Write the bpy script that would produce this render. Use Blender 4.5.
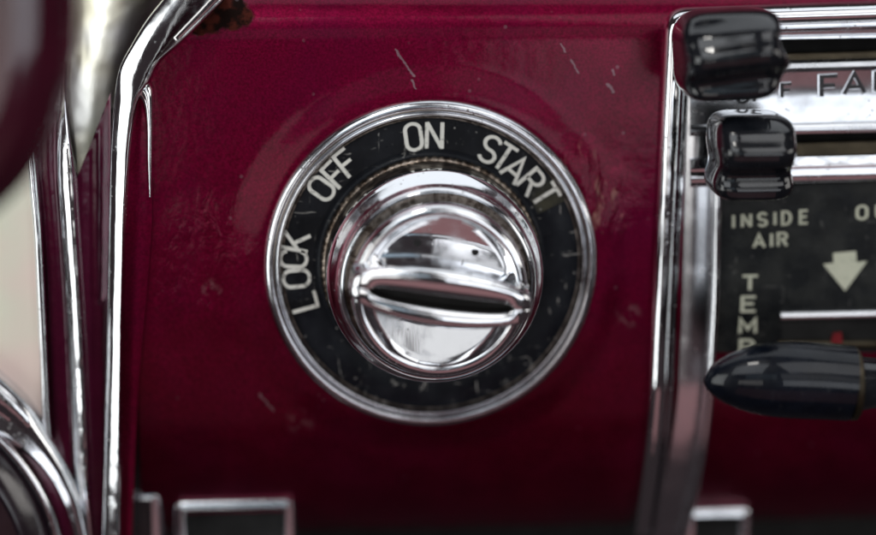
import bpy, bmesh, math, random
from mathutils import Vector, Matrix
R = math.radians
random.seed(7)
scene = bpy.context.scene
col = scene.collection
for o in list(bpy.data.objects): bpy.data.objects.remove(o)

# ------------------------------------------------------------------ camera
# panel space: u right, v up, d out of the dash towards the driver (mm); world = (u,-d,v) in metres
MM = 0.001
PX = 0.1695                      # mm per photo pixel at the dial
LENS, SENS = 85.0, 36.0
DIST = 876 * PX * LENS / SENS    # mm
AZ, EL = R(4.0), R(12.5)
cpos = Vector((-math.sin(AZ) * math.cos(EL), -math.cos(AZ) * math.cos(EL), math.sin(EL))) * DIST
fwd = (-cpos).normalized()
right = fwd.cross(Vector((0, 0, 1))).normalized()
up = right.cross(fwd).normalized()
tgt = right * (7 * PX) - up * (3.5 * PX)
fwd = (tgt - cpos).normalized()
right = fwd.cross(Vector((0, 0, 1))).normalized()
up = right.cross(fwd).normalized()
cam_d = bpy.data.cameras.new('camera'); cam = bpy.data.objects.new('camera', cam_d); col.objects.link(cam)
cam.matrix_world = Matrix((right, up, -fwd)).transposed().to_4x4()
cam.location = cpos * MM
cam_d.lens = LENS; cam_d.sensor_width = SENS; cam_d.clip_start = 0.01; cam_d.clip_end = 50
cam_d.dof.use_dof = True; cam_d.dof.focus_distance = (DIST - 11) * MM; cam_d.dof.aperture_fstop = 4.2
cam_d.dof.aperture_blades = 9
scene.camera = cam

# ------------------------------------------------------------------ world and lamps
w = bpy.data.worlds.new('World'); scene.world = w; w.use_nodes = True
bg = w.node_tree.nodes['Background']; bg.inputs[0].default_value = (0.50, 0.38, 0.42, 1); bg.inputs[1].default_value = 0.045

def lamp(name, loc, aim, sx, sy, power, color, spread=180):
    l = bpy.data.lights.new(name, 'AREA'); l.shape = 'RECTANGLE'; l.size = sx; l.size_y = sy
    l.energy = power; l.color = color; l.spread = R(spread)
    o = bpy.data.objects.new(name, l); col.objects.link(o); o.location = loc
    o.rotation_euler = (Vector(aim) - Vector(loc)).to_track_quat('-Z', 'Y').to_euler()
    return o
# daylight of windscreen, door, side and rear glass; remaining lamps added for reflections
def radiance_lamp(name, loc, aim, sx, sy, radiance, color): return lamp(name, loc, aim, sx, sy, math.pi * sx * sy * radiance, color)
radiance_lamp('windscreen_daylight', (0.05, 0.10, 0.66), (0, 0.0, 0), 1.2, 0.46, 0.9, (0.90, 0.95, 1.0))
radiance_lamp('overhead_fill', (-0.36, -0.85, 0.74), (0, 0, 0), 0.62, 0.60, 1.7, (0.92, 0.96, 1.0))  # added overhead lamp that whitens the lower half of the knob
radiance_lamp('overhead_fill', (0.42, -0.85, 0.74), (0, 0, 0), 0.56, 0.60, 1.4, (0.97, 0.98, 1.0))  # second added overhead lamp; the gap draws a dark line in chrome
radiance_lamp('rear_window_daylight', (-0.20, -1.30, 0.34), (0, 0, 0), 0.56, 0.34, 0.36, (0.66, 0.86, 1.0))
radiance_lamp('rear_window_daylight', (0.36, -1.30, 0.34), (0, 0, 0), 0.46, 0.34, 0.62, (0.98, 0.99, 1.0))
radiance_lamp('glint_lamp', (-0.20, -0.50, 0.86), (0, 0, 0), 0.16, 0.10, 20.0, (1.0, 0.97, 0.92))  # added small bright lamp for highlights on black plastic and chrome
radiance_lamp('driver_door_daylight', (-0.92, -0.60, 0.08), (0, 0, 0), 0.56, 0.85, 2.6, (0.95, 0.98, 0.97))
radiance_lamp('passenger_side_daylight', (1.05, -0.50, 0.26), (0, 0, 0), 0.70, 0.45, 2.0, (1.0, 0.97, 0.93))
radiance_lamp('low_right_fill', (0.42, -1.25, -0.05), (0, 0, 0), 0.56, 0.32, 1.7, (0.90, 0.94, 1.0))  # added low lamp so that the flat heater chrome reflects bright
radiance_lamp('low_left_fill', (-0.36, -1.25, -0.06), (0, 0, 0), 0.46, 0.30, 1.3, (0.98, 0.95, 0.92))  # added low lamp that brightens the left chrome trims
radiance_lamp('seat_bounce', (0.0, -0.75, -0.52), (0, 0, 0), 0.80, 0.45, 0.16, (1.0, 0.50, 0.52))  # added lamp standing for pinkish light bounced off the seats

scene.render.engine = 'CYCLES'
scene.view_settings.view_transform = 'Standard'; scene.view_settings.look = 'None'
scene.view_settings.exposure = 0.5; scene.view_settings.gamma = 1.0; scene.view_settings.use_curve_mapping = False

# ------------------------------------------------------------------ helpers
def W(u, v, d): return Vector((u * MM, -d * MM, v * MM))
def P(px, py, d=0.0):
    """direction of a photo pixel met with the plane d mm in front of the dash face -> (u,v) mm"""
    f = 876 * LENS / SENS
    r = fwd * f + right * (px - 438) + up * (267.5 - py)
    t = (-d - cpos.y) / r.y
    p = cpos + r * t
    return p.x, p.z

def tag(o, label=None, cat=None, group=None, kind=None):
    if label: o['label'] = label
    if cat: o['category'] = cat
    if group: o['group'] = group
    if kind: o['kind'] = kind
    return o
def empty(name, loc=(0, 0, 0)):
    o = bpy.data.objects.new(name, None); col.objects.link(o); o.location = loc; o.empty_display_size = 0.01
    bpy.context.view_layer.update()
    return o
def mesh(name, verts, faces, mat, parent=None, smooth=True, angle=40):
    m = bpy.data.meshes.new(name); m.from_pydata([tuple(v) for v in verts], [], faces); m.update()
    bm = bmesh.new(); bm.from_mesh(m); bmesh.ops.recalc_face_normals(bm, faces=bm.faces)
    if smooth:
        for f in bm.faces: f.smooth = True
        for e in bm.edges:
            if len(e.link_faces) == 2 and e.calc_face_angle(0) > R(angle): e.smooth = False
    bm.to_mesh(m); bm.free()
    m.materials.append(mat)
    o = bpy.data.objects.new(name, m); col.objects.link(o)
    if parent:
        o.parent = parent; o.matrix_parent_inverse = parent.matrix_world.inverted()
    return o
def lathe(name, prof, mat, parent=None, n=160, center=(0, 0), closed=False, mod=None, angle=40):
    """prof: (radius, d) mm, turned about the switch axis"""
    vs, fs = [], []
    k = len(prof)
    for i in range(n):
        a = 2 * math.pi * i / n
        for j, (r, d) in enumerate(prof):
            if mod: r, d = mod(i, j, r, d)
            vs.append(W(center[0] + r * math.cos(a), center[1] + r * math.sin(a), d))
    for i in range(n):
        for j in range(k if closed else k - 1):
            j2 = (j + 1) % k; i2 = (i + 1) % n
            fs.append((i * k + j, i2 * k + j, i2 * k + j2, i * k + j2))
    return mesh(name, vs, fs, mat, parent, angle=angle)
def bez(pts, n=8):
    """Catmull-Rom through pts (any dimension)"""
    out = []
    q = [pts[0]] + list(pts) + [pts[-1]]
    for i in range(1, len(q) - 2):
        for s in range(n):
            t = s / n
            out.append(tuple(0.5 * ((2 * b) + (c - a) * t + (2 * a - 5 * b + 4 * c - e) * t * t + (-a + 3 * b - 3 * c + e) * t ** 3)
                             for a, b, c, e in zip(q[i - 1], q[i], q[i + 1], q[i + 2])))
    out.append(tuple(pts[-1])); return out
def strip(name, rows, d0, cs, mat, parent, n=6, back=3.0, dfun=None):
    """a moulding between a left and a right edge given by photo points (xl,yl,xr,yr), cross-section cs[(t,h)] with h mm proud of d0"""
    rows = bez(rows, n)
    vs, fs = [], []
    c2 = [(cs[0][0], -back)] + list(cs) + [(cs[-1][0], -back)]
    k = len(c2)
    for (xl, yl, xr, yr) in rows:
        a = P(xl, yl, d0); b = P(xr, yr, d0)
        for (t, h) in c2:
            vs.append(W(a[0] + (b[0] - a[0]) * t, a[1] + (b[1] - a[1]) * t, d0 + h + (dfun(a[1] + (b[1] - a[1]) * t) if dfun else 0)))
    m = len(rows)
    for i in range(m - 1):
        for j in range(k):
            j2 = (j + 1) % k
            fs.append((i * k + j, (i + 1) * k + j, (i + 1) * k + j2, i * k + j2))
    fs.append(tuple(range(k))); fs.append(tuple((m - 1) * k + j for j in range(k)))
    return mesh(name, vs, fs, mat, parent)
def arch(h, n=10, lo=0.0, p=0.5):
    return [(i / n, lo + h * (max(0.0, 1 - (2 * i / n - 1) ** 2)) ** p) for i in range(n + 1)]
def tube(name, pts, rad, mat, parent=None, n=24, flat=1.0):
    """pts: world-mm (u,v,d); rad scalar or list"""
    vs, fs = [], []
    V = [Vector((p[0], -p[2], p[1])) for p in pts]
    for i, p in enumerate(V):
        t = (V[min(i + 1, len(V) - 1)] - V[max(i - 1, 0)]).normalized()
        ref = Vector((0, -1, 0)) if abs(t.y) < 0.9 else Vector((0, 0, 1))
        a = t.cross(ref).normalized(); b = a.cross(t).normalized()
        r = rad[i] if isinstance(rad, (list, tuple)) else rad
        for k in range(n):
            an = 2 * math.pi * k / n
            vs.append((p + a * (r * math.cos(an)) + b * (r * flat * math.sin(an))) * MM)
    for i in range(len(V) - 1):
        for k in range(n):
            k2 = (k + 1) % n
            fs.append((i * n + k, (i + 1) * n + k, (i + 1) * n + k2, i * n + k2))
    fs.append(tuple(range(n))); fs.append(tuple((len(V) - 1) * n + k for k in range(n)))
    return mesh(name, vs, fs, mat, parent)
def plate(name, poly, d, th, mat, parent, bev=0.0):
    """flat polygon (u,v) mm with thickness th behind d; bev = chamfer of the front edge"""
    n = len(poly)
    cu = sum(p[0] for p in poly) / n; cv = sum(p[1] for p in poly) / n
    def ins(p):
        l = math.hypot(p[0] - cu, p[1] - cv) or 1
        return (p[0] - (p[0] - cu) / l * bev * 1.3, p[1] - (p[1] - cv) / l * bev * 1.3)
    vs = [W(*ins(p), d) for p in poly]; fs = [tuple(range(n))]
    rings = [(poly, d - bev), (poly, d - th)] if bev else [(poly, d - th)]
    for q, dd in rings: vs += [W(p[0], p[1], dd) for p in q]
    for r in range(len(rings)):
        for i in range(n):
            j = (i + 1) % n
            fs.append((r * n + i, r * n + j, (r + 1) * n + j, (r + 1) * n + i))
    fs.append(tuple(len(rings) * n + i for i in range(n)))
    return mesh(name, vs, fs, mat, parent, angle=25)
def quad_px(pts, d): return [P(x, y, d) for x, y in pts]

# ------------------------------------------------------------------ materials
class NT:
    def __init__(s, name):
        s.m = bpy.data.materials.new(name); s.m.use_nodes = True
        s.t = s.m.node_tree; s.N = s.t.nodes; s.b = s.N['Principled BSDF']
        s.co = s.N.new('ShaderNodeTexCoord'); s.geo = s.N.new('ShaderNodeNewGeometry')
        s.pos = s.geo.outputs['Position']
    def L(s, a, b): s.t.links.new(a, b)
    def set(s, k, v):
        if hasattr(v, 'is_output'): s.L(v, s.b.inputs[k])
        else: s.b.inputs[k].default_value = v
    def noise(s, scale, detail=3, rough=0.55, vec=None, dist=0.0):
        n = s.N.new('ShaderNodeTexNoise'); n.inputs['Scale'].default_value = scale; n.inputs['Detail'].default_value = detail
        n.inputs['Roughness'].default_value = rough; n.inputs['Distortion'].default_value = dist
        s.L(vec or s.pos, n.inputs['Vector']); return n.outputs['Fac']
    def voro(s, scale, vec=None):
        n = s.N.new('ShaderNodeTexVoronoi'); n.inputs['Scale'].default_value = scale
        s.L(vec or s.pos, n.inputs['Vector']); return n.outputs['Distance']
    def ramp(s, f, lo, hi, a=0.0, b=1.0):
        n = s.N.new('ShaderNodeMapRange'); n.interpolation_type = 'SMOOTHSTEP'
        s.L(f, n.inputs[0]); n.inputs[1].default_value = lo; n.inputs[2].default_value = hi
        n.inputs[3].default_value = a; n.inputs[4].default_value = b; return n.outputs[0]
    def math(s, op, a, b=None, c=None):
        n = s.N.new('ShaderNodeMath'); n.operation = op
        for i, x in enumerate((a, b, c)):
            if x is None: continue
            if hasattr(x, 'is_output'): s.L(x, n.inputs[i])
            else: n.inputs[i].default_value = x
        return n.outputs[0]
    def mix(s, f, a, b):
        n = s.N.new('ShaderNodeMix'); n.data_type = 'RGBA'
        for i, x in ((0, f), (6, a), (7, b)):
            if hasattr(x, 'is_output'): s.L(x, n.inputs[i])
            else: n.inputs[i].default_value = x if i == 0 else (*x, 1)
        return n.outputs[2]
    def scaled(s, sx, sy, sz, rot=(0, 0, 0)):
        n = s.N.new('ShaderNodeMapping'); n.inputs['Scale'].default_value = (sx, sy, sz); n.inputs['Rotation'].default_value = rot
        s.L(s.pos, n.inputs['Vector']); return n.outputs['Vector']
    def bump(s, h, strength, dist, prev=None):
        n = s.N.new('ShaderNodeBump'); n.inputs['Strength'].default_value = strength; n.inputs['Distance'].default_value = dist
        s.L(h, n.inputs['Height'])
        if prev is not None: s.L(prev, n.inputs['Normal'])
        return n.outputs['Normal']
    def near(s, u, v, r0, r1):
        """1 within r0 mm of panel point (u,v), 0 past r1"""
        n = s.N.new('ShaderNodeVectorMath'); n.operation = 'DISTANCE'
        m = s.N.new('ShaderNodeVectorMath'); m.operation = 'MULTIPLY'; s.L(s.pos, m.inputs[0]); m.inputs[1].default_value = (1, 0, 1)
        s.L(m.outputs[0], n.inputs[0]); n.inputs[1].default_value = (u * MM, 0, v * MM)
        return s.ramp(n.outputs['Value'], r0 * MM, r1 * MM, 1.0, 0.0)
    def seg(s, a, b, wmm):
        """mask of a hair-line scratch from panel point a to b"""
        sx = s.N.new('ShaderNodeSeparateXYZ'); s.L(s.pos, sx.inputs[0])
        ax, ay = a[0] * MM, a[1] * MM; dx, dy = (b[0] - a[0]) * MM, (b[1] - a[1]) * MM
        L2 = dx * dx + dy * dy
        x = s.math('SUBTRACT', s.math('ADD', sx.outputs[0], s.math('MULTIPLY', s.math('SUBTRACT', s.noise(380, 2), 0.5), 1.6 * MM)), ax); y = s.math('SUBTRACT', sx.outputs[2], ay)
        t = s.math('DIVIDE', s.math('ADD', s.math('MULTIPLY', x, dx), s.math('MULTIPLY', y, dy)), L2)
        t = s.math('MINIMUM', s.math('MAXIMUM', t, 0.0), 1.0)
        ex = s.math('SUBTRACT', x, s.math('MULTIPLY', t, dx)); ey = s.math('SUBTRACT', y, s.math('MULTIPLY', t, dy))
        dd = s.math('SQRT', s.math('ADD', s.math('MULTIPLY', ex, ex), s.math('MULTIPLY', ey, ey)))
        dd = s.math('ADD', dd, s.math('MULTIPLY', s.math('SUBTRACT', s.noise(2500, 2), 0.5), wmm * 0.9 * MM))
        return s.ramp(dd, wmm * 0.25 * MM, wmm * 0.6 * MM, 1.0, 0.0)
    def maxm(s, lst):
        o = lst[0]
        for x in lst[1:]: o = s.math('MAXIMUM', o, x)
        return o

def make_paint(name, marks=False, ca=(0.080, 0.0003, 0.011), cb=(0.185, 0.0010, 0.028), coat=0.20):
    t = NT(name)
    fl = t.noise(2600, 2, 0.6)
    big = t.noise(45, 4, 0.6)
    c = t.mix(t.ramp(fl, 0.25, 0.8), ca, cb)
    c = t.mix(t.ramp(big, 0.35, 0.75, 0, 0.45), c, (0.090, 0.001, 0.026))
    rough = t.ramp(t.noise(120, 3), 0.3, 0.75, 0.30, 0.48)
    peel = t.noise(300, 2, 0.5)
    nrm = t.bump(peel, 0.10, 0.00045)
    dust = t.math('MULTIPLY', t.ramp(t.voro(430), 0.10, 0.17, 1, 0), t.ramp(t.noise(170, 2), 0.56, 0.66))
    if marks:
        sc = [((395, 50), (414, 76), .40), ((413, 80), (416, 88), .32), ((562, 44), (566, 52), .28), ((571, 60), (578, 73), .34),
              ((607, 84), (613, 92), .42), ((612, 70), (614, 75), .40), ((258, 396), (274, 414), .4)]
        m = t.maxm([t.seg(P(*a), P(*b), wd) for a, b, wd in sc])
        c = t.mix(t.math('MULTIPLY', m, 0.4), c, (0.36, 0.30, 0.33))
        # wrinkled lacquer beside the dial, worn to chips at its right
        wr = t.maxm([t.near(*P(598, 205), 3, 9.5), t.near(*P(575, 165), 1, 6), t.near(*P(215, 250), 3, 12), t.near(*P(283, 290), 1, 7), t.near(*P(190, 290), 2, 10)])
        wn = t.noise(1.0, 4, 0.6, t.scaled(330, 330, 150, (0, R(18), 0)), 1.2)
        nrm = t.bump(t.math('MULTIPLY', wn, wr), 0.26, 0.0011, nrm)
        chip = t.math('MULTIPLY', t.maxm([t.near(*P(600, 205), 2, 7), t.near(*P(576, 165), 0.5, 5)]), t.ramp(t.noise(1.0, 4, 0.65, t.scaled(700, 700, 230, (0, R(14), 0))), 0.56, 0.66))
        c = t.mix(t.math('MULTIPLY', chip, 0.5), c, (0.36, 0.20, 0.15))
        lt = t.math('MULTIPLY', t.maxm([t.near(*P(212, 290), 0.5, 2.4), t.near(*P(628, 315), .5, 3), t.near(*P(300, 425), .5, 3.2)]), t.ramp(t.noise(500, 3), 0.45, 0.65, 0, .4))  # pale mottled patches
        c = t.mix(lt, c, (0.40, 0.24, 0.26))
        # rust where the chrome corner meets the top roll
        rs = t.math('MULTIPLY', t.maxm([t.near(*P(214, 10, -2), 1.5, 6), t.near(*P(232, 12, -2), 1.0, 4.5), t.near(*P(245, 16, -2), 0, 3), t.near(*P(198, 24), 0, 3.6)]), 1.0)
        rs2 = t.ramp(t.math('ADD', rs, t.math('MULTIPLY', t.math('SUBTRACT', t.noise(210, 5, .65), 0.5), 1.3)), 0.30, 0.62)
        rc = t.mix(t.ramp(t.noise(420, 4), 0.42, 0.62), (0.014, 0.007, 0.006), (0.085, 0.020, 0.014))
        c = t.mix(rs2, c, rc)
        rough = t.math('MAXIMUM', rough, t.math('MULTIPLY', rs2, 0.8))
        coat = t.math('MULTIPLY', t.math('SUBTRACT', 1.0, rs2), coat)
        nrm = t.bump(t.math('MULTIPLY', rs2, t.noise(900, 4)), 0.25, 0.0005, nrm)
    c = t.mix(t.math('MULTIPLY', dust, 0.16), c, (0.42, 0.34, 0.38))
    t.set('Base Color', c); t.set('Roughness', rough); t.set('Metallic', 0.85); t.set('Specular IOR Level', 0.15)
    t.set('Coat Weight', coat); t.set('Coat Roughness', 0.10); t.set('Normal', nrm); t.L(nrm, t.b.inputs['Coat Normal'])
    return t.m
def make_chrome(name, col_=(0.74, 0.75, 0.77), rough=0.06, pit=0.5, brown=0.0, bumpy=0.10, tint=None, smear=0.09):
    t = NT(name)
    p = t.math('MULTIPLY', t.ramp(t.voro(900), 0.14, 0.24, 1, 0), t.ramp(t.noise(210, 3), 0.52, 0.62))
    p = t.math('MULTIPLY', p, pit)
    haze = t.ramp(t.noise(160, 4, 0.6), 0.4, 0.75)
    c = t.mix(p, col_, (0.10, 0.085, 0.07))
    if tint: c = t.mix(t.ramp(t.noise(60, 2), 0.45, 0.65), c, tint)
    if brown: c = t.mix(t.math('MULTIPLY', t.ramp(t.noise(600, 4), 0.40, 0.6), brown), c, (0.05, 0.032, 0.022))
    t.set('Base Color', c); t.set('Metallic', 1.0)
    t.set('Roughness', t.math('ADD', t.ramp(haze, 0, 1, rough, rough + smear), t.math('MULTIPLY', p, 0.5)))
    n = t.bump(t.noise(140, 2, 0.5), bumpy, 0.0012); n = t.bump(p, -0.3, 0.0003, n)
    n = t.bump(t.noise(1.0, 2, 0.6, t.scaled(2600, 900, 260, (0, R(35), 0))), 0.014, 0.0002, n)
    t.set('Normal', n); return t.m
def make_black(name, c0=(0.004, 0.0045, 0.006), c1=(0.010, 0.011, 0.014), rough=0.34, wear=0.5, coat=0.0, stain=None):
    t = NT(name)
    c = t.mix(t.ramp(t.noise(190, 4), 0.35, 0.7), c0, c1)
    if stain: c = t.mix(t.math('MULTIPLY', t.near(*stain, 1.2, 4.2), t.ramp(t.noise(350, 4), 0.3, 0.6, 0.35, 0.9)), c, (0.055, 0.052, 0.034))
    s1 = t.ramp(t.noise(1.0, 3, 0.6, t.scaled(900, 900, 210, (0, R(25), 0)), 0.6), 0.64, 0.72)
    s2 = t.ramp(t.noise(1.0, 3, 0.6, t.scaled(260, 900, 1100, (0, R(20), 0)), 0.6), 0.65, 0.73)
    sp = t.math('MULTIPLY', t.ramp(t.voro(700), 0.10, 0.16, 1, 0), t.ramp(t.noise(240, 2), 0.55, 0.62))
    m = t.math('MULTIPLY', t.maxm([s1, s2, sp]), wear)
    c = t.mix(m, c, (0.34, 0.33, 0.31))
    t.set('Specular IOR Level', 0.13)
    t.set('Base Color', c); t.set('Roughness', t.ramp(t.noise(300, 3), 0.3, 0.7, rough - 0.08, rough + 0.12))
    t.set('Coat Weight', coat); t.set('Coat Roughness', 0.04)
    t.set('Normal', t.bump(t.noise(500, 3), 0.10, 0.0004)); return t.m
def make_print(name, c0, c1, wear_to=(0.03, 0.03, 0.03), amt=0.6, thr=0.55):
    t = NT(name)
    c = t.mix(t.noise(500, 3), c0, c1)
    m = t.math('MULTIPLY', t.ramp(t.noise(1100, 4, 0.65), thr, thr + 0.1), amt)
    t.set('Base Color', t.mix(m, c, wear_to)); t.set('Roughness', 0.55); return t.m
def make_plain(name, c, rough=0.5, metal=0.0, coat=0.0, bscale=300, bst=0.08, spec=0.5):
    t = NT(name)
    t.set('Base Color', t.mix(t.ramp(t.noise(bscale, 4), 0.3, 0.7), tuple(x * 0.75 for x in c), tuple(min(1, x * 1.2) for x in c)))
    t.set('Specular IOR Level', spec); t.set('Roughness', t.ramp(t.noise(bscale * .6, 3), 0.3, 0.7, max(0.02, rough - 0.06), rough + 0.08)); t.set('Metallic', metal)
    t.set('Coat Weight', coat); t.set('Coat Roughness', 0.03)
    t.set('Normal', t.bump(t.noise(bscale, 3), bst, 0.0005)); return t.m

def make_gauge():
    t = NT('gauge_lens')
    c = t.mix(t.ramp(t.noise(26, 3, 0.5), 0.35, 0.65), (0.84, 0.66, 0.60), (0.72, 0.78, 0.62))  # pink and green patches put the glass reflections into the colour
    t.set('Base Color', c); t.set('Roughness', 0.2); t.set('Coat Weight', 0.8); t.set('Coat Roughness', 0.03); return t.m
paint = make_paint('burgundy_lacquer', True)
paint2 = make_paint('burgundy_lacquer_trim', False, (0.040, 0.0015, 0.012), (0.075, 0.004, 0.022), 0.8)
chrome = make_chrome('chrome')
chrome_pit = make_chrome('pitted_chrome', pit=0.9, rough=0.09, bumpy=0.2)
chrome_knob = make_chrome('knob_chrome', (0.80, 0.81, 0.83), 0.06, 0.5, 0, 0.09, None, 0.15)
chrome_edge = make_chrome('bezel_chrome', (0.62, 0.63, 0.66), 0.14, 0.7, 0.10, 0.1)
chrome_satin = make_chrome('satin_chrome', (0.66, 0.68, 0.71), 0.20, 0.35, 0, 0.1)
chrome_cowl = make_chrome('dull_chrome', (0.86, 0.86, 0.85), 0.34, 0.3, 0, 0.6, (0.84, 0.80, 0.64))  # yellowish tint patches stand for the outside reflected in the cowl
chrome_flat = make_chrome('flat_chrome', (0.72, 0.74, 0.77), 0.16, 0.25, 0, 0.02)
brown_metal = make_chrome('tarnished_metal', (0.30, 0.25, 0.21), 0.30, 0.8, 0.85, 0.2)
black_dial = make_black('dial_black', wear=0.6, stain=P(549, 199))
black_dial2 = make_black('dial_black_worn', (0.005, 0.006, 0.009), (0.012, 0.014, 0.018), 0.36, 0.75)
black_plate = make_black('label_black', (0.007, 0.008, 0.009), (0.022, 0.023, 0.022), 0.30, 0.14)
black_gloss = make_black('black_plastic', (0.004, 0.005, 0.007), (0.009, 0.010, 0.013), 0.20, 0.05, 1.0)
black_soft = make_black('black_rubber', (0.002, 0.003, 0.006), (0.004, 0.006, 0.011), 0.28, 0.04, 0.4)
black_void = make_plain('dark_recess', (0.004, 0.004, 0.004), 0.9)  # near-black colour standing for the shade in slots and openings
ivory = make_print('dial_lettering', (0.60, 0.60, 0.55), (0.74, 0.73, 0.68), (0.06, 0.06, 0.05), 0.7, 0.56)
ivory2 = make_print('label_lettering', (0.42, 0.44, 0.34), (0.55, 0.55, 0.44), (0.10, 0.10, 0.08), 0.45, 0.58)
dark_ink = make_print('embossed_lettering', (0.010, 0.010, 0.014), (0.03, 0.03, 0.035), (0.25, 0.25, 0.26), 0.5, 0.6)
slot_brown = make_plain('slot_shade', (0.006, 0.0045, 0.0035), 0.7)  # shade inside the key slot, put into a near-black brown
brass_dark = make_plain('slot_rail', (0.05, 0.04, 0.025), 0.35, 0.8)
wheel_plastic = make_plain('burgundy_plastic', (0.045, 0.003, 0.012), 0.16, 0, 1.0, 60, 0.03)
gauge_face = make_gauge()
dark_face = make_plain('dark_plastic', (0.006, 0.005, 0.007), 0.35, 0, 0.3)
dark_gloss = make_plain('dark_gloss_plastic', (0.012, 0.006, 0.010), 0.2, 0, 0.5)
red_needle = make_plain('red_paint', (0.16, 0.008, 0.012), 0.5)

# ------------------------------------------------------------------ dash panel
def panel_profile():
    pts = [(62, -34), (56, -22), (51, -13), (47.6, -7.5), (45.0, -3.8), (42.6, -1.6), (39.5, -0.35), (34, 0.0), (20, 0.15), (0, 0.0),
           (-16, -0.6), (-26, -2.0), (-34, -4.4), (-41.5, -7.6), (-48, -12.0), (-53, -17.5), (-56.0, -25), (-57, -38), (-57, -60)]
    return bez(pts, 14)
def left_edge(v):                 # the sheet ends under the chrome pillar, which bends to the right at the top
    line = [P(x, y, 0) for x, y in ((138, 800), (138, 300), (138, 120), (137, 86), (148, 58), (166, 32), (187, 8), (206, -18), (240, -60), (320, -160))]
    for a, b in zip(line, line[1:]):
        if v <= b[1]: return a[0] + (b[0] - a[0]) * (v - a[1]) / (b[1] - a[1])
    return line[-1][0]
def build_panel():
    prof = panel_profile()
    u0, u1, nu = -52.0, 130.0, 330
    vs, fs = [], []
    for (v, d) in prof:
        ul = left_edge(v)
        for i in range(nu + 1):
            u = ul + (u1 - ul) * i / nu
            r = math.hypot(u, v)
            e = 0.0
            if r < 44:                      # the sheet is dished up to a low collar round the switch
                t = max(0.0, min(1.0, (35.0 - r) / 6.5)); e = 0.75 * t * t * (3 - 2 * t)
            if r < 27.8: t = min(1.0, (27.8 - r) / 3.0); e -= 2.0 * t * t * (3 - 2 * t)
            if u > 43.5 and -1.0 < v < 39.0: e = -9.0          # opening behind the heater controls
            k = max(0.0, min(1.0, (-20 - u) / 6.0)); k = k * k * (3 - 2 * k)      # the lower edge steps up above the push buttons
            q = max(0.0, min(1.0, (-24 - v) / 22.0)); vv = v + 0.0 * k * q * q
            vs.append(W(u, vv, d + e))
    n = nu + 1
    for j in range(len(prof) - 1):
        for i in range(nu):
            fs.append((j * n + i, j * n + i + 1, (j + 1) * n + i + 1, (j + 1) * n + i))
    o = mesh('dashboard_panel', vs, fs, paint, angle=80)
    return tag(o, 'burgundy painted metal dashboard panel carrying the ignition switch', 'dashboard', kind='structure')
build_panel()
lo = plate('dark_backing', [(-110, -40), (150, -40), (150, -130), (-110, -130)], -66, 4, black_void, None)  # sheet coloured near-black in place of the shaded space below the panel
tag(lo, 'near-black sheet standing for shade behind the lower edge of the burgundy panel', 'dashboard', kind='structure')

# ------------------------------------------------------------------ stroke lettering
def arc(cx, cy, rx, ry, a0, a1, n=12):
    return [(cx + rx * math.cos(R(a0 + (a1 - a0) * i / n)), cy + ry * math.sin(R(a0 + (a1 - a0) * i / n))) for i in range(n + 1)]
def oval(w=0.5):
    h = w / 2; r = h
    return arc(h, 1 - r, r, r, 0, 180) + arc(h, r, r, r, 180, 360) + [(w, 1 - r)]
GL = {
 'O': lambda w: [oval(w)],
 'N': lambda w: [[(0, 0), (0, 1)], [(0, 1), (w, 0)], [(w, 0), (w, 1)]],
 'F': lambda w: [[(0, 0), (0, 1), (w * .95, 1)], [(0, .52), (w * .8, .52)]],
 'S': lambda w: [arc(w / 2, .74, w / 2, .26, 20, 270, 16) + arc(w / 2, .24, w / 2, .24, 90, -160, 16)],
 'T': lambda w: [[(0, 1), (w, 1)], [(w / 2, 1), (w / 2, 0)]],
 'A': lambda w: [[(0, 0), (w / 2, 1), (w, 0)], [(w * .2, .33), (w * .8, .33)]],
 'R': lambda w: [[(0, 0), (0, 1), (w * .5, 1)] + arc(w * .55, .76, w * .42, .24, 90, -90, 10) + [(0, .52)], [(w * .5, .52), (w, 0)]],
 'L': lambda w: [[(0, 1), (0, 0), (w * .95, 0)]],
 'C': lambda w: [arc(w / 2, 1 - w / 2, w / 2, w / 2, 5, 180) + arc(w / 2, w / 2, w / 2, w / 2, 180, 355)],
 'K': lambda w: [[(0, 0), (0, 1)], [(w, 1), (0.02, .38)], [(w * .35, .58), (w, 0)]],
 'I': lambda w: [[(0, 0), (0, 1)]],
 'D': lambda w: [[(0, 0), (0, 1), (w * .4, 1)] + arc(w * .4, .5, w * .6, .5, 90, -90, 14) + [(0, 0)]],
 'E': lambda w: [[(w, 1), (0, 1), (0, 0), (w, 0)], [(0, .52), (w * .85, .52)]],
 'U': lambda w: [[(0, 1), (0, w / 2)] + arc(w / 2, w / 2, w / 2, w / 2, 180, 360) + [(w, 1)]],
 'M': lambda w: [[(0, 0), (0, 1), (w / 2, .3), (w, 1), (w, 0)]],
 'P': lambda w: [[(0, 0), (0, 1), (w * .5, 1)] + arc(w * .5, .74, w * .5, .26, 90, -90, 10) + [(0, .48)]],
}
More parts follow.
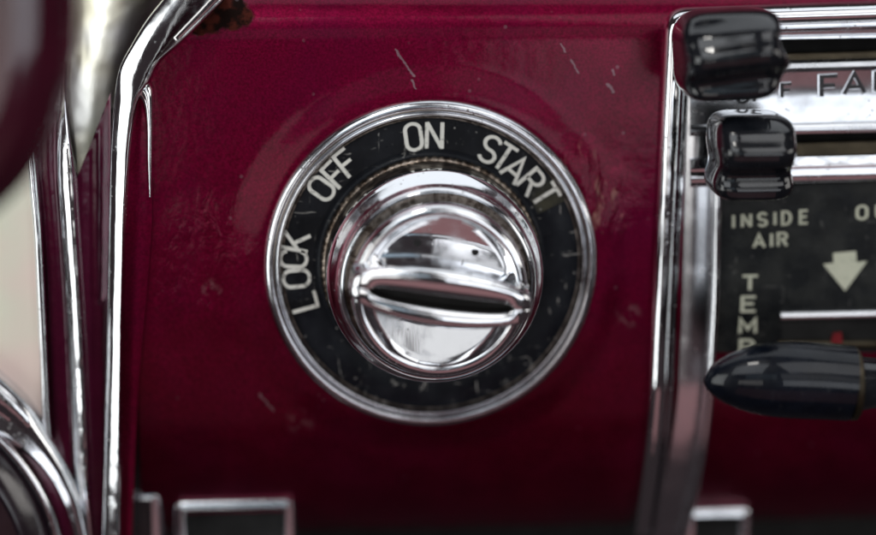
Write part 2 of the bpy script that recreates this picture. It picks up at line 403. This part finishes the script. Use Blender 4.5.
def ribbon(pts, th, vs, fs, xf, d, h, slope):
    closed = math.dist(pts[0], pts[-1]) < 1e-4
    p = pts[:-1] if closed else pts
    n = len(p); base = len(vs)
    for i in range(n):
        a = Vector(p[i - 1] if (i > 0 or closed) else p[i]); b = Vector(p[i]); c = Vector(p[(i + 1) % n] if (i < n - 1 or closed) else p[i])
        t1 = (b - a); t2 = (c - b)
        if t1.length < 1e-6: t1 = t2
        if t2.length < 1e-6: t2 = t1
        t1.normalize(); t2.normalize()
        nrm = Vector((-t1.y - t2.y, t1.x + t2.x))
        nrm = nrm.normalized() if nrm.length > 1e-6 else Vector((-t1.y, t1.x))
        k = min(2.2, 1.0 / max(0.3, nrm.dot(Vector((-t1.y, t1.x)))))
        ext = Vector((0, 0))
        for sgn, (inset, dd) in ((1, (0, 0)), (1, (slope, h)), (-1, (slope, h)), (-1, (0, 0))):
            q = b + nrm * (sgn * (th / 2 - inset) * k)
            u, v = xf(q.x, q.y); vs.append(W(u, v, d + dd))
    m = n if closed else n - 1
    for i in range(m):
        i2 = (i + 1) % n
        for j in range(3):
            fs.append((base + i * 4 + j, base + i2 * 4 + j, base + i2 * 4 + j + 1, base + i * 4 + j + 1))
    if not closed:
        fs.append(tuple(base + j for j in range(4))); fs.append(tuple(base + (n - 1) * 4 + j for j in range(4)))
def letter(ch, cu, cv, height, w, ang, d, th, mat, parent, h=0.06, shear=0.0, name='letter', slope=0.02):
    """glyph centred on panel point (cu,cv), cap height mm, width as a share of the height, rotated ang"""
    vs, fs = [], []
    ca, sa = math.cos(ang), math.sin(ang)
    def xf(x, y):
        x = (x - w / 2) * height; y = (y - 0.5) * (height - th) + shear * x
        return cu + x * ca - y * sa, cv + x * sa + y * ca
    for k, st in enumerate(GL[ch](w)):
        q = [(x, y) for x, y in st]
        ribbon_units(q, th / height, vs, fs, xf, d + 0.006 * k, h, slope / height)
    return mesh(name, vs, fs, mat, parent, angle=30)
ribbon_units = ribbon

# ------------------------------------------------------------------ ignition switch
sw = empty('ignition_switch', W(0, 0, 0))
tag(sw, 'round chrome ignition switch with black LOCK OFF ON START dial and slotted turn knob', 'ignition switch')
# chrome bezel: outer bead, groove, inner bead
bz = [(28.35, -1.5), (28.3, 0.9), (28.0, 1.7), (27.5, 2.15), (26.95, 2.25), (26.5, 2.05), (26.28, 1.7), (26.2, 1.62), (26.05, 1.85), (25.75, 1.9), (25.5, 1.7), (25.42, 1.2), (25.4, -1.0)]
lathe('bezel', bz, chrome_edge, sw, 220, angle=60)
D0 = 0.75
dial = lathe('dial_plate', [(25.7, -0.5), (25.6, D0 - 0.12), (25.3, D0 - 0.05), (25.0, D0 - 0.05), (24.85, D0 + 0.02), (19.9, D0 + 0.25), (19.5, D0 + 0.1), (19.2, D0 + 0.1), (18.9, D0 + 0.3), (17.9, D0 + 0.3), (17.8, -0.5)], black_dial2, sw, 200, angle=30)
# printed label strip (from before LOCK round to the seam after START), lying on the dial plate
def sector(name, a0, a1, r0, r1, d0, d1, th, mat, parent, n=120):
    vs, fs = [], []
    for i in range(n + 1):
        a = R(a0 + (a1 - a0) * i / n)
        for (r, d) in ((r0, d0 - th), (r0, d0), (r1, d1), (r1, d1 - th)):
            vs.append(W(r * math.cos(a), r * math.sin(a), d))
    for i in range(n):
        for j in range(4):
            j2 = (j + 1) % 4; fs.append((i * 4 + j, i * 4 + 4 + j, i * 4 + 4 + j2, i * 4 + j2))
    fs += [(0, 1, 2, 3), tuple(n * 4 + j for j in range(4))]
    return mesh(name, vs, fs, mat, parent, angle=30)
lab = sector('label_strip', 25.5, 200, 19.95, 24.9, D0 + 0.34, D0 + 0.30, 0.34, black_dial, sw)
lathe('gold_line', [(25.28, D0 - 0.06), (25.22, D0 + 0.03), (25.08, D0 + 0.03), (25.02, D0 - 0.06)], brown_metal, sw, 160)
dl = D0 + 0.34
words = {'LOCK': [('L', 303, 301, .55), ('O', 296.5, 278.5, .55), ('C', 293.5, 259, .52), ('K', 296, 241.5, .55)],
         'OFF': [('O', 321.5, 188.5, .52), ('F', 336, 174, .50), ('F', 347.5, 162.5, .50)],
         'ON': [('O', 413.5, 137, .50), ('N', 434.5, 135.5, .50)],
         'START': [('S', 490, 149.5, .52), ('T', 504, 157.5, .55), ('A', 515.5, 169, .62), ('R', 531.5, 182.5, .52), ('T', 545, 195.5, .58)]}
for wd, ls in words.items():
    for ch, x, y, gw in ls:
        u, v = P(x, y, dl)
        ang = math.atan2(v, u) - math.pi / 2
        letter(ch, u, v, 5.1, gw, ang, dl - 0.08, 0.68, ivory, lab, 0.16)
# tarnished base ring with fine teeth, collar, chrome throat
lathe('base_ring', [(18.75, 0.2), (18.7, 1.7), (18.4, 2.2), (18.1, 2.3), (18.05, 8.6), (17.9, 9.2), (17.4, 9.3)], brown_metal, sw, 360,
      mod=lambda i, j, r, d: (r - (0.16 if (i // 2) % 2 and j in (1, 2) else 0), d), angle=25)
collar = lathe('collar', [(18.0, 8.4), (17.95, 10.2), (17.8, 10.6), (17.3, 11.25), (16.7, 12.1), (16.2, 12.85), (16.0, 13.3), (16.02, 13.9), (16.2, 14.6), (16.2, 15.4), (16.0, 16.1), (15.7, 16.4), (15.35, 16.3), (15.1, 15.9), (14.95, 15.3), (14.85, 14.6), (14.8, 11.0)], chrome, sw, 200, angle=50)
lathe('throat', [(15.0, 13.6), (14.6, 13.4), (13.0, 13.4)], brown_metal, sw, 120)
# ---- turn knob
TILT = R(-8.6)
ct, st_ = math.cos(TILT), math.sin(TILT)
def K(a, b, d): return W(a * ct - b * st_, a * st_ + b * ct, d)
RK = 13.75
def knob_body():
    vs, fs = [], []
    n = 180
    rows = [('w', 13.9, 11.0), ('w', 14.0, 15.5), ('w', 14.2, 17.0), ('w', 14.25, 18.6), ('w', 14.15, 19.8), ('w', 13.85, 20.6), ('w', 13.4, 20.95), ('w', 12.7, 21.0), ('w', 12.25, 20.8)]
    nr = 26
    def face(r, a):
        b = r * math.sin(a); ab = abs(b)
        rim = 20.55
        t = min(1.0, max(0.0, (ab - 2.5) / 9.6))
        f = 18.2 + (rim - 18.2) * (t ** 0.95)
        e = max(0.0, min(1.0, (r - 11.2) / 0.95)); e = e * e * (3 - 2 * e)
        return f * (1 - e) + rim * e
    for (k, r, d) in rows:
        for i in range(n):
            a = 2 * math.pi * i / n; vs.append(K(r * math.cos(a), r * math.sin(a), d))
    for q in range(nr):
        r = 12.15 * (1 - q / nr) if q else 12.15
        for i in range(n):
            a = 2 * math.pi * i / n; vs.append(K(r * math.cos(a), r * math.sin(a), face(r, a)))
    tot = len(rows) + nr
    for j in range(tot - 1):
        for i in range(n):
            i2 = (i + 1) % n; fs.append((j * n + i, j * n + i2, (j + 1) * n + i2, (j + 1) * n + i))
    vs.append(K(0, 0, 18.2)); c = len(vs) - 1
    for i in range(n): fs.append(((tot - 1) * n + i, (tot - 1) * n + (i + 1) % n, c))
    return mesh('knob', vs, fs, chrome_knob, sw, angle=60)
knob = knob_body()
SL = 11.6
def bar_width(a):
    t = min(1.0, abs(a) / 14.6)
    return 2.15 + 2.55 * (1 - t ** 2.2)           # half width of the grip
def slot_width(a): 
    t = abs(a) / SL
    return (0.78 + 0.27 * (1 - t * t)) * max(0.0, 1 - t ** 10) ** 0.5 if t < 1 else 0.0
def grip_side(sgn):
    """cross-section from the dish floor over the lip to the slot wall"""
def grip_mesh():
    vs, fs = [], []
    st = [-14.6 + 29.2 * i / 72 for i in range(73)]
    for a in st:
        t = abs(a) / 14.6
        endf = math.sqrt(max(0.0, 1 - max(0.0, (t - 0.86) / 0.14) ** 2))     # rounded ends
        bw = bar_width(a) * (0.30 + 0.70 * endf)
        top = 26.2 - 1.1 * t ** 2 - 0.9 * (1 - endf)
        bot = 16.6 if abs(a) < 11.8 else 19.0 + (1 - endf) * 1.2
        s = slot_width(a)
        if s < 0.05: s = 0.05
        s = min(s, bw * 0.62)
        g = min(1.0, s / 0.8)
        half = [(bw + 1.05, bot), (bw + 0.45, bot + 1.6), (bw + 0.12, bot + 3.6), (bw, top - 2.2), (bw - 0.05, top - 1.0), (bw * 0.97 - 0.12, top - 0.45),
                (bw * 0.92 - 0.22, top - 0.10), (max(s + 0.45, bw * 0.70), top), (s + 0.28, top - 0.08 * g), (s + 0.05, top - 0.4 * g), (s, top - 0.9 * g), (s, top - (4.6 if s > 0.3 else 0.9 * g + 0.02))]
        off = -0.55 * (1 - t * t)                                                  # the slot sits a little below the middle
        shift = lambda x, k: x + off * (0, 0, 0, 0, 0, 0, 0, .5, 1, 1, 1, 1)[k]
        sec = [(shift(x, k), y) for k, (x, y) in enumerate(half)] + [(shift(-x, k), y) for k, (x, y) in reversed(list(enumerate(half)))]
        for (b, d) in sec: vs.append(K(a, b, d))
    k = 24
    for i in range(len(st) - 1):
        for j in range(k - 1):
            fs.append((i * k + j, (i + 1) * k + j, (i + 1) * k + j + 1, i * k + j + 1))
    fs.append(tuple(range(k))); fs.append(tuple((len(st) - 1) * k + j for j in range(k)))
    return mesh('grip', vs, fs, chrome_knob, knob, angle=55)
grip_mesh()
def slot_floor():  # dark key way
    vs, fs = [], []
    st = [-SL + 2 * SL * i / 40 for i in range(41)]
    for a in st:
        s = max(0.02, slot_width(a) - 0.04)
        for (b, d) in ((s, 25.0 - 1.1 * (a / 14.6) ** 2), (s, 22.3), (-s, 22.3), (-s, 25.0 - 1.1 * (a / 14.6) ** 2)): vs.append(K(a, b - 0.55 * (1 - (a / 14.6) ** 2), d))
    for i in range(40):
        for j in range(3): fs.append((i * 4 + j, i * 4 + 4 + j, i * 4 + 5 + j, i * 4 + 1 + j))
    return mesh('key_slot', vs, fs, slot_brown, knob)
slot_floor()
for (px_, py_) in ((417.5, 243), (475.5, 252.5)):
    u, v = P(px_, py_, 19.8)
    b = -u * st_ + v * ct; dd = 18.2 + 2.35 * max(0, (abs(b) - 2.5) / 9.6) ** 0.95
    lathe('dark_spot', [(0.62, dd - 0.4), (0.60, dd + 0.10), (0.42, dd + 0.12), (0.01, dd + 0.09)], black_void, knob, 20, (u, v))  # small dark disc on the knob dish

# ------------------------------------------------------------------ heater control panel
ht = empty('heater_control_panel', W(*P(770, 270, 0), 0))
tag(ht, 'chrome framed heater control panel with FAN slots, black label plate and black lever knobs', 'control panel')
def rounded_path(pts, r, n=8):
    """polyline with rounded inner corners, mm"""
    out = [pts[0]]
    for i in range(1, len(pts) - 1):
        a, b, c = Vector(pts[i - 1]), Vector(pts[i]), Vector(pts[i + 1])
        p = b + (a - b).normalized() * r; q = b + (c - b).normalized() * r
        for k in range(n + 1):
            t = k / n; z = p * (1 - t) ** 2 + b * 2 * t * (1 - t) + q * t * t; out.append(tuple(z))
    out.append(pts[-1]); return out
def sweep2d(name, path, prof, mat, parent, closed=False, dshift=None):
    """path in (u,v), prof [(offset to the left of travel, d)]"""
    vs, fs = [], []; n = len(path); k = len(prof)
    for i in range(n):
        a = Vector(path[i - 1] if (i or closed) else path[i]); b = Vector(path[i]); c = Vector(path[(i + 1) % n] if (i < n - 1 or closed) else path[i])
        t1 = b - a; t2 = c - b
        if t1.length < 1e-6: t1 = t2
        if t2.length < 1e-6: t2 = t1
        t1.normalize(); t2.normalize()
        nn = Vector((-t1.y - t2.y, t1.x + t2.x)).normalized()
        sc = 1 / max(0.4, nn.dot(Vector((-t1.y, t1.x))))
        for (o, d) in prof:
            q = b + nn * (o * sc); vs.append(W(q.x, q.y, d + (dshift(q.y) if dshift else 0)))
    for i in range(n if closed else n - 1):
        i2 = (i + 1) % n
        for j in range(k):
            j2 = (j + 1) % k; fs.append((i * k + j, i2 * k + j, i2 * k + j2, i * k + j2))
    if not closed: fs += [tuple(range(k)), tuple((n - 1) * k + j for j in range(k))]
    return mesh(name, vs, fs, mat, parent, angle=45)
def dback(v):                      # the lower part of the control panel follows the panel's tuck-under
    return -max(0.0, -22 - v) ** 1.5 * 0.055
# outer chrome frame: bottom-left upwards, round the corner, then to the right
c_bl = P(640, 548, 0); c_tl = P(664, 9.5, 0); c_tr = P(930, 1.0, 0)
path = rounded_path([c_bl, tuple((Vector(c_bl) * 2 + Vector(c_tl)) / 3), tuple((Vector(c_bl) + Vector(c_tl) * 2) / 3), c_tl, c_tr], 4.2, 8)
# densify the long left leg so that it can follow the tuck-under
dense = []
for i in range(len(path) - 1):
    a, b = Vector(path[i]), Vector(path[i + 1]); m = max(1, int((b - a).length / 3))
    for k in range(m): dense.append(tuple(a.lerp(b, k / m)))
dense.append(path[-1])
prof = [(0.05, -14), (0.0, 1.2), (-0.35, 2.3), (-0.9, 2.85), (-1.6, 3.0), (-2.3, 2.8), (-2.9, 2.2), (-3.2, 1.4), (-3.3, 1.0), (-3.35, -14)]
sweep2d('outer_frame', dense, prof, chrome, ht, dshift=dback)
prof2 = [(-3.5, 0.2), (-3.55, 1.6), (-3.8, 1.95), (-4.15, 1.9), (-4.35, 1.5), (-4.4, 0.2)]
sweep2d('frame_bead', dense, prof2, chrome, ht, dshift=dback)
# chrome face plate strips round the slots
DP = 0.9
def bar_px(name, x0, yt0, yb0, x1, yt1, yb1, d, h, mat, cs=None, back=4):
    """horizontal bar between two ends; cross-section bulging h"""
    cs = cs or arch(h, 8, 0, 0.6)
    return strip(name, [(x0, yt0, x0, yb0), ((x0 + x1) / 2, (yt0 + yt1) / 2, (x0 + x1) / 2, (yb0 + yb1) / 2), (x1, yt1, x1, yb1)], d, cs, mat, ht, 3, back)
bar_px('top_rail', 688, 17, 41, 930, 5, 37, DP, 0.9, chrome_satin, [(0, 0), (.06, .5), (.2, .8), (.7, .7), (.86, .5), (.9, 1.0), (.97, 1.0), (1, .4)])
bar_px('slot_back', 720, 36, 70, 930, 33, 64, -3.4, 0.0, black_void, [(0, 0), (1, 0)], 1)
bar_px('slot_ledge', 720, 56, 66, 930, 50, 60, -0.8, 0.0, brass_dark, [(0, 0), (.3, 0.3), (1, 0.5)], 2)
fan_plate = bar_px('fan_plate', 690, 64, 136, 930, 57, 131, DP, 0.0, chrome_satin, [(0, 0), (.03, .7), (.09, .9), (.13, .6), (.16, .35), (.5, .25), (.84, .35), (.87, .8), (.94, 1.0), (.99, .8), (1, 0)])
bar_px('slot_back', 720, 130, 166, 930, 127, 160, -3.4, 0.0, black_void, [(0, 0), (1, 0)], 1)
bar_px('slot_ledge', 720, 146, 158, 930, 140, 152, -0.8, 0.0, brass_dark, [(0, 0), (.3, 0.3), (1, 0.5)], 2)
bar_px('lower_rail', 690, 158, 187, 930, 152, 181, DP, 0.0, chrome, [(0, 0), (.05, .8), (.3, .95), (.38, .5), (.46, .45), (.55, 1.0), (.8, 1.15), (.92, .8), (1, 0)])
# tall chrome margin at the left of the face
strip('side_plate', [(687, 36, 716, 36), (686, 110, 716, 110), (684, 190, 716, 190), (682, 276, 714, 276), (680, 340, 712, 340), (677, 400, 709, 400), (672, 460, 704, 460), (666, 510, 698, 510), (660, 560, 692, 560)], 0.3, [(0, .3), (.03, .42), (.97, .42), (1, .3)], chrome_flat, ht, 6, 3, dback)
strip('inner_edge', [(713, 180, 722, 180), (712, 240, 721, 240), (711, 300, 719, 300), (708, 352, 716, 352), (705, 410, 713, 410), (700, 470, 708, 470), (694, 520, 702, 520), (688, 565, 696, 565)], 0.8, arch(0.9, 8, 0.2, .5), chrome, ht, 5, 2, dback)
lp = plate('label_plate', quad_px([(719, 187), (930, 180), (930, 352), (716, 352)], 0.5), 0.75, 2, black_plate, ht)
dl2 = 0.76
for ch, x, y, h, gw in [('I', 733.5, 221.5, 2.75, .0), ('N', 746.5, 220.5, 2.75, .52), ('S', 762.5, 219.5, 2.75, .48), ('I', 775, 218.5, 2.75, .0), ('D', 786.5, 218, 2.75, .50), ('E', 804, 217, 2.75, .46),
                        ('A', 759, 241, 2.8, .66), ('I', 771.5, 240, 2.8, .0), ('R', 782.5, 239.5, 2.8, .52), ('O', 862, 212.5, 2.8, .60), ('U', 881, 211, 2.8, .52)]:
    letter(ch, *P(x, y, dl2), h, gw, R(2.2), dl2, 0.56, ivory2, lp, 0.05)
for ch, y, gw in [('T', 283, .85), ('E', 304, .75), ('M', 326, .85), ('P', 347, .7)]:
    letter(ch, *P(750 - (y - 283) * 0.05, y, dl2), 3.1, gw, 0, dl2, 0.62, ivory2, lp, 0.05)
# pointer arrow
ax = [(833, 253), (856, 251), (856.5, 262), (867, 261), (845, 291), (823, 264), (833.5, 263)]
plate('arrow', quad_px(ax, dl2), dl2 + 0.06, 0.05, ivory2, lp)
# temperature slot with chrome lip and red pointer
bar_px('temperature_slot', 782, 312, 342, 930, 309, 342, 0.80, 0, black_void, [(0, 0), (1, 0)], 0.5)
bar_px('slot_lip', 780, 311, 321, 930, 308, 317, 0.9, 0.9, chrome, None, 0.6)
plate('pointer', quad_px([(833, 333), (841, 332), (842, 343), (831, 343)], 1.2), 1.6, 0.6, red_needle, ht)
bar_px('slot_lip', 778, 340, 349, 930, 340, 349, 0.9, 0.6, brass_dark, None, 0.6)
# embossed OFF and FAN
de = DP + 0.28
for ch, x, y, h, gw in [('O', 742, 97, 2.7, .55), ('F', 758, 95, 2.7, .55), ('F', 786, 91, 2.9, .56), ('F', 829, 86.5, 4.2, .66), ('A', 853.5, 84, 4.2, .82), ('N', 884, 81, 4.2, .72)]:
    u, v = P(x, y, de)
    letter(ch, u, v, h + 0.5, gw, R(2.5), de - 0.25, 0.6 + h * 0.13, chrome_satin, fan_plate, 0.42, 0.0, 'letter', 0.16)
    letter(ch, u + 0.10, v + 0.06, h + 0.1, gw, R(2.5), de - 0.05, 0.40 + h * 0.125, dark_ink, fan_plate, 0.30, 0.0, 'letter', 0.10)

def rbox(name, c, size, rnd, n, fn, mat, parent, tilt=0.0):
    """rounded block: cube grid blended to a super-ellipsoid, then shaped by fn(x,y,z) with x right, y up, z out (-1..1)"""
    bm = bmesh.new(); bmesh.ops.create_cube(bm, size=2)
    bmesh.ops.subdivide_edges(bm, edges=bm.edges, cuts=n, use_grid_fill=True)
    for v in bm.verts:
        p = Vector(v.co); k = (abs(p.x) ** rnd + abs(p.y) ** rnd + abs(p.z) ** rnd) ** (1 / rnd)
        m = max(abs(p.x), abs(p.y), abs(p.z))
        p = p * (m / k)
        x, y, z = fn(p.x, p.y, p.z)
        v.co = W(c[0] + x * size[0] / 2, c[1] + y * size[1] / 2, c[2] + z * size[2] / 2)
    m = bpy.data.meshes.new(name); bm.to_mesh(m); bm.free()
    for f in m.polygons: f.use_smooth = True
    m.materials.append(mat)
    o = bpy.data.objects.new(name, m); col.objects.link(o); o.parent = parent; o.matrix_parent_inverse = parent.matrix_world.inverted()
    return o
def lerp_tab(tab, x):
    for (a, p), (b, q) in zip(tab, tab[1:]):
        if x <= b:
            t = (x - a) / (b - a); t = t * t * (3 - 2 * t); return p + (q - p) * t
    return tab[-1][1]
ZF = [(-1.01, .84), (-.78, .72), (-.40, .60), (0, .95), (.2, 1.0), (.6, .84), (1.01, .62)]      # thumb tab: ridge, scoop below, lip at the bottom
def scoop1(x, y, z):
    zf = lerp_tab(ZF, y - 0.10 * x + 0.12)
    z2 = z if z < 0 else z * (zf + 0.10 * x)
    w = lerp_tab([(-1.01, .90), (-.6, .96), (-.2, 1.10), (.3, .86), (.65, .92), (1.01, 1.04)], y) if x > 0 else lerp_tab([(-1.01, .9), (-.3, .95), (.4, 1.0), (1.01, .93)], y)
    return x * w, y + 0.05 * x, z2
def scoop2(x, y, z):
    z2 = z if z < 0 else z * lerp_tab(ZF, y)
    return x * lerp_tab([(-1.01, 1.05), (-.7, 1.02), (-.2, .90), (.35, .97), (1.01, .98)], y), y, z2
kx, ky = P(730.5, 56, 18)
k1 = rbox('lever_knob', (kx, ky, 16), (16.6, 14.2, 18), 4.8, 18, scoop1, black_gloss, ht)
tube('stem', [(kx, P(730, 52, 0)[1], -2), (kx, ky, 12)], 2.2, black_gloss, k1)
kx, ky = P(753, 157, 16)
k2 = rbox('lever_knob', (kx, ky, 14), (13.4, 13.8, 17), 4.8, 18, scoop2, black_gloss, ht)
tube('stem', [(kx, P(752, 149, 0)[1], -2), (kx, ky, 10)], 2.2, black_gloss, k2)
# long pointed lever below the temperature scale
def bullet():
    d = 27.0
    tip = P(703, 381, d); end = P(850, 384, d)
    L = end[0] - tip[0]
    pts, rad = [], []
    for i in range(41):
        t = i / 40
        r = 6.25 * (1 - (1 - min(1.0, t / 0.62)) ** 2.1) ** 0.62 if t > 0 else 0.05
        r *= 1 - 0.10 * max(0, t - 0.7)
        pts.append((tip[0] + L * t, tip[1] + (end[1] - tip[1]) * t + 0.5 * math.sin(t * 3.0), d)); rad.append(max(r, 0.06))
    o = tube('lever_knob', pts, rad, black_soft, ht, 48, 0.85)
    e = pts[-1]
    tube('ferrule', [(e[0] - 0.2, e[1], d), (e[0] + 0.1, e[1], d), (e[0] + 0.9, e[1], d), (e[0] + 1.2, e[1], d)], [5.6, 6.0, 6.0, 5.6], brass_dark, o, 48, 0.85)
    tube('stem', [(e[0] + 1.0, e[1], d), (e[0] + 3.0, e[1], d), (e[0] + 9, e[1], d - 0.5), (e[0] + 14, e[1] + 0.5, d - 4), (e[0] + 16, e[1] + 3, d - 12), (e[0] + 16, e[1] + 6.5, -1)], [4.6, 4.2, 3.6, 3.0, 2.6, 2.6], black_gloss, o, 24, 0.9)
bullet()

# ------------------------------------------------------------------ instrument cluster at the left
cl = empty('instrument_cluster', W(*P(60, 300, 0), -10))
tag(cl, 'chrome trimmed instrument cluster with pale gauge lens beside the burgundy panel', 'instrument cluster')
plate('housing', quad_px([(-120, 150), (68, 190), (86, 190), (112, 108), (150, 100), (150, 640), (-120, 640)], -9), -9, 5, dark_face, cl)
ridge = [(0, 0), (.05, 1.2), (.15, 2.2), (.35, 2.9), (.6, 3.0), (.8, 2.4), (.93, 1.5), (1, 0)]
# chrome pillar: runs up and bends to the right at the top
strip('pillar_trim', [(101, 570, 121, 570), (103.5, 480, 122, 480), (105.5, 380, 123, 380), (107.5, 280, 125, 280), (109, 200, 128, 200), (111, 140, 132, 140), (114, 104, 139, 100), (119, 70, 152, 79), (131, 46, 160, 63), (147, 20, 182, 43), (166, -4, 206, 20), (184, -28, 226, 0)],
      1.5, [(0, 0), (.03, .7), (.09, 1.05), (.4, 1.75), (.72, 2.35), (.84, 2.45), (.92, 2.1), (.97, 1.3), (1, 0)], chrome, cl, 6, 10)
strip('side_return', [(121, 570, 131, 570), (122, 480, 134, 480), (122, 380, 139, 380), (123, 300, 146, 300), (126, 220, 152, 220), (129, 140, 151.5, 140), (133, 104, 150.5, 100), (140, 82, 149, 84)],
      0.6, [(0, 1.6), (.25, 1.0), (.55, .35), (.85, .3), (1, .25)], paint, cl, 6, 3)
strip('loop_trim', [(149, 196, 151.5, 196), (147, 160, 152.5, 160), (146, 122, 153, 116), (142, 102, 152, 88), (135, 97, 141, 78), (128, 104, 129, 88)], 1.2, arch(0.9, 8, 0.1), chrome, cl, 6, 2)
# recessed burgundy channel, pitted chrome rib, burgundy rib, gauge frame
strip('channel', [(84, 560, 108, 560), (82, 460, 109, 460), (78, 350, 110, 350), (75, 280, 111, 270), (73.5, 230, 111, 190), (73, 188, 111, 92)], -3.5, [(0, .8), (.2, .1), (.5, -.4), (.8, 0), (.93, 1.0), (1, 1.2)], paint2, cl, 6, 3)  # lower down the dark paint stands for reflections in concave chrome
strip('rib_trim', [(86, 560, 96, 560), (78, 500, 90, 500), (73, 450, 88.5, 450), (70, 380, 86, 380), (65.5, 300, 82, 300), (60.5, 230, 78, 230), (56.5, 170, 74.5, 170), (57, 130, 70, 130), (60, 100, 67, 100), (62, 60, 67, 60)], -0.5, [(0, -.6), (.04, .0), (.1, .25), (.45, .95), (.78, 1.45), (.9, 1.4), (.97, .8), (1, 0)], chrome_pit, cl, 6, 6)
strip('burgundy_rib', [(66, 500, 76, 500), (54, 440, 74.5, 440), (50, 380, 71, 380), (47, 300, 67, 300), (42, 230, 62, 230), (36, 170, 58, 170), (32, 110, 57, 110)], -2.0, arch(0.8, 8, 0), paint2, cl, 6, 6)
strip('gauge_frame', [(47, 452, 55, 452), (42, 410, 51, 410), (39, 350, 48.5, 350), (36, 290, 46, 290), (33, 230, 43, 230), (28, 180, 39, 180), (22, 120, 33, 120)], -1.2, arch(1.6, 10, 0, .55), chrome, cl, 6, 6)
plate('gauge_lens', quad_px([(-90, 60), (26, 60), (32, 180), (38, 290), (43, 400), (46, 442), (20, 430), (-90, 350)], -3.0), -3.0, 3, gauge_face, cl)
strip('lower_sweep', [(-60, 338, -66, 396), (-30, 352, -36, 412), (0, 376, -8, 430), (27, 402, 16, 446), (50, 436, 38, 464), (67, 466, 54, 484), (81, 500, 68, 514), (91, 545, 78, 556), (97, 600, 84, 606)], 0.0, [(0, 0), (.08, 1.0), (.25, 1.6), (.45, 1.4), (.55, .9), (.65, 1.0), (.85, 1.2), (1, 0)], chrome_pit, cl, 6, 6)
# big round bezel in the lower left corner
bc = P(-142, 574, 0)
rr = P(64, 574, 0)[0] - bc[0]
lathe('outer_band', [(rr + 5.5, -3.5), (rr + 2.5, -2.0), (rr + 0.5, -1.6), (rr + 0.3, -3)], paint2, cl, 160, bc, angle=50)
lathe('round_bezel', [(rr + 0.5, -4), (rr + 0.45, 0.6), (rr + 0.2, 1.2), (rr - 0.3, 1.4), (rr - 0.9, 1.2), (rr - 1.2, 0.6), (rr - 1.25, -2)], chrome, cl, 160, bc, angle=50)
lathe('round_face', [(rr - 1.2, -0.5), (rr - 1.6, 0.4), (rr - 4.0, 3.0), (rr - 5.6, 3.6), (rr - 6.4, 3.0), (rr - 7.0, -1.6), (rr * 0.4, -2.0), (0.01, -2.0)], dark_gloss, cl, 120, bc, angle=50)
# blurred chrome cowl at the top
strip('chrome_cowl', [(10, 300, 150, 300), (10, 230, 150, 230), (12, 150, 150, 150), (14, 80, 156, 80), (16, 20, 176, 20), (10, -50, 200, -50), (0, -110, 230, -110)], -26, [(0, -14), (.3, -3.5), (.5, .6), (.62, 2.0), (.72, 1.6), (.85, -.5), (1, -8)], chrome_cowl, cl, 6, 6)

# ------------------------------------------------------------------ steering wheel rim in front of the cluster
DW = 62
wp = [(-10, -160), (10, -60), (14, 20), (4, 90), (-30, 148), (-90, 190), (-180, 215)]
wp = bez(wp, 8)
pts = [(*P(x, y, DW), DW) for x, y in wp]
wr_ = tube('steering_wheel_rim', pts, 8.6, wheel_plastic, None, 48, 0.9)
tag(wr_, 'glossy burgundy steering wheel rim in front of the instrument cluster', 'steering wheel')

# ------------------------------------------------------------------ push buttons under the panel edge
def button(x0, y0, x1, name, label, d=-9.5, h=62):
    c0 = P(x0, y0, d); c1 = P(x1, y0 + h, d)
    t = empty(name, W((c0[0] + c1[0]) / 2, c1[1], d - 10)); tag(t, label, 'push button', 'push buttons below the panel')
    p = rounded_path([(c0[0] + 3, c0[1]), (c1[0], c0[1]), (c1[0], c1[1]), (c0[0], c1[1]), (c0[0], c0[1]), (c0[0] + 3, c0[1])], 1.6, 6)
    sweep2d('rim', p, [(0, -16 + d), (0, 0.6 + d), (-0.5, 1.2 + d), (-1.6, 1.3 + d), (-2.1, 0.7 + d), (-2.2, -16 + d)], chrome_flat, t)
    plate('face', [(c0[0] + 1, c0[1] - 1), (c1[0] - 1, c0[1] - 1), (c1[0] - 1, c1[1] + 1), (c0[0] + 1, c1[1] + 1)], d - 2.0, 12, black_void, t)
button(122, 489, 163, 'push_button', 'narrow chrome rimmed push button beside the chrome pillar trim')
button(174, 499, 296, 'push_button', 'wide chrome rimmed push button below the burgundy panel')
button(684, 506, 748, 'push_button', 'chrome rimmed push button under the heater control panel', -13.0)
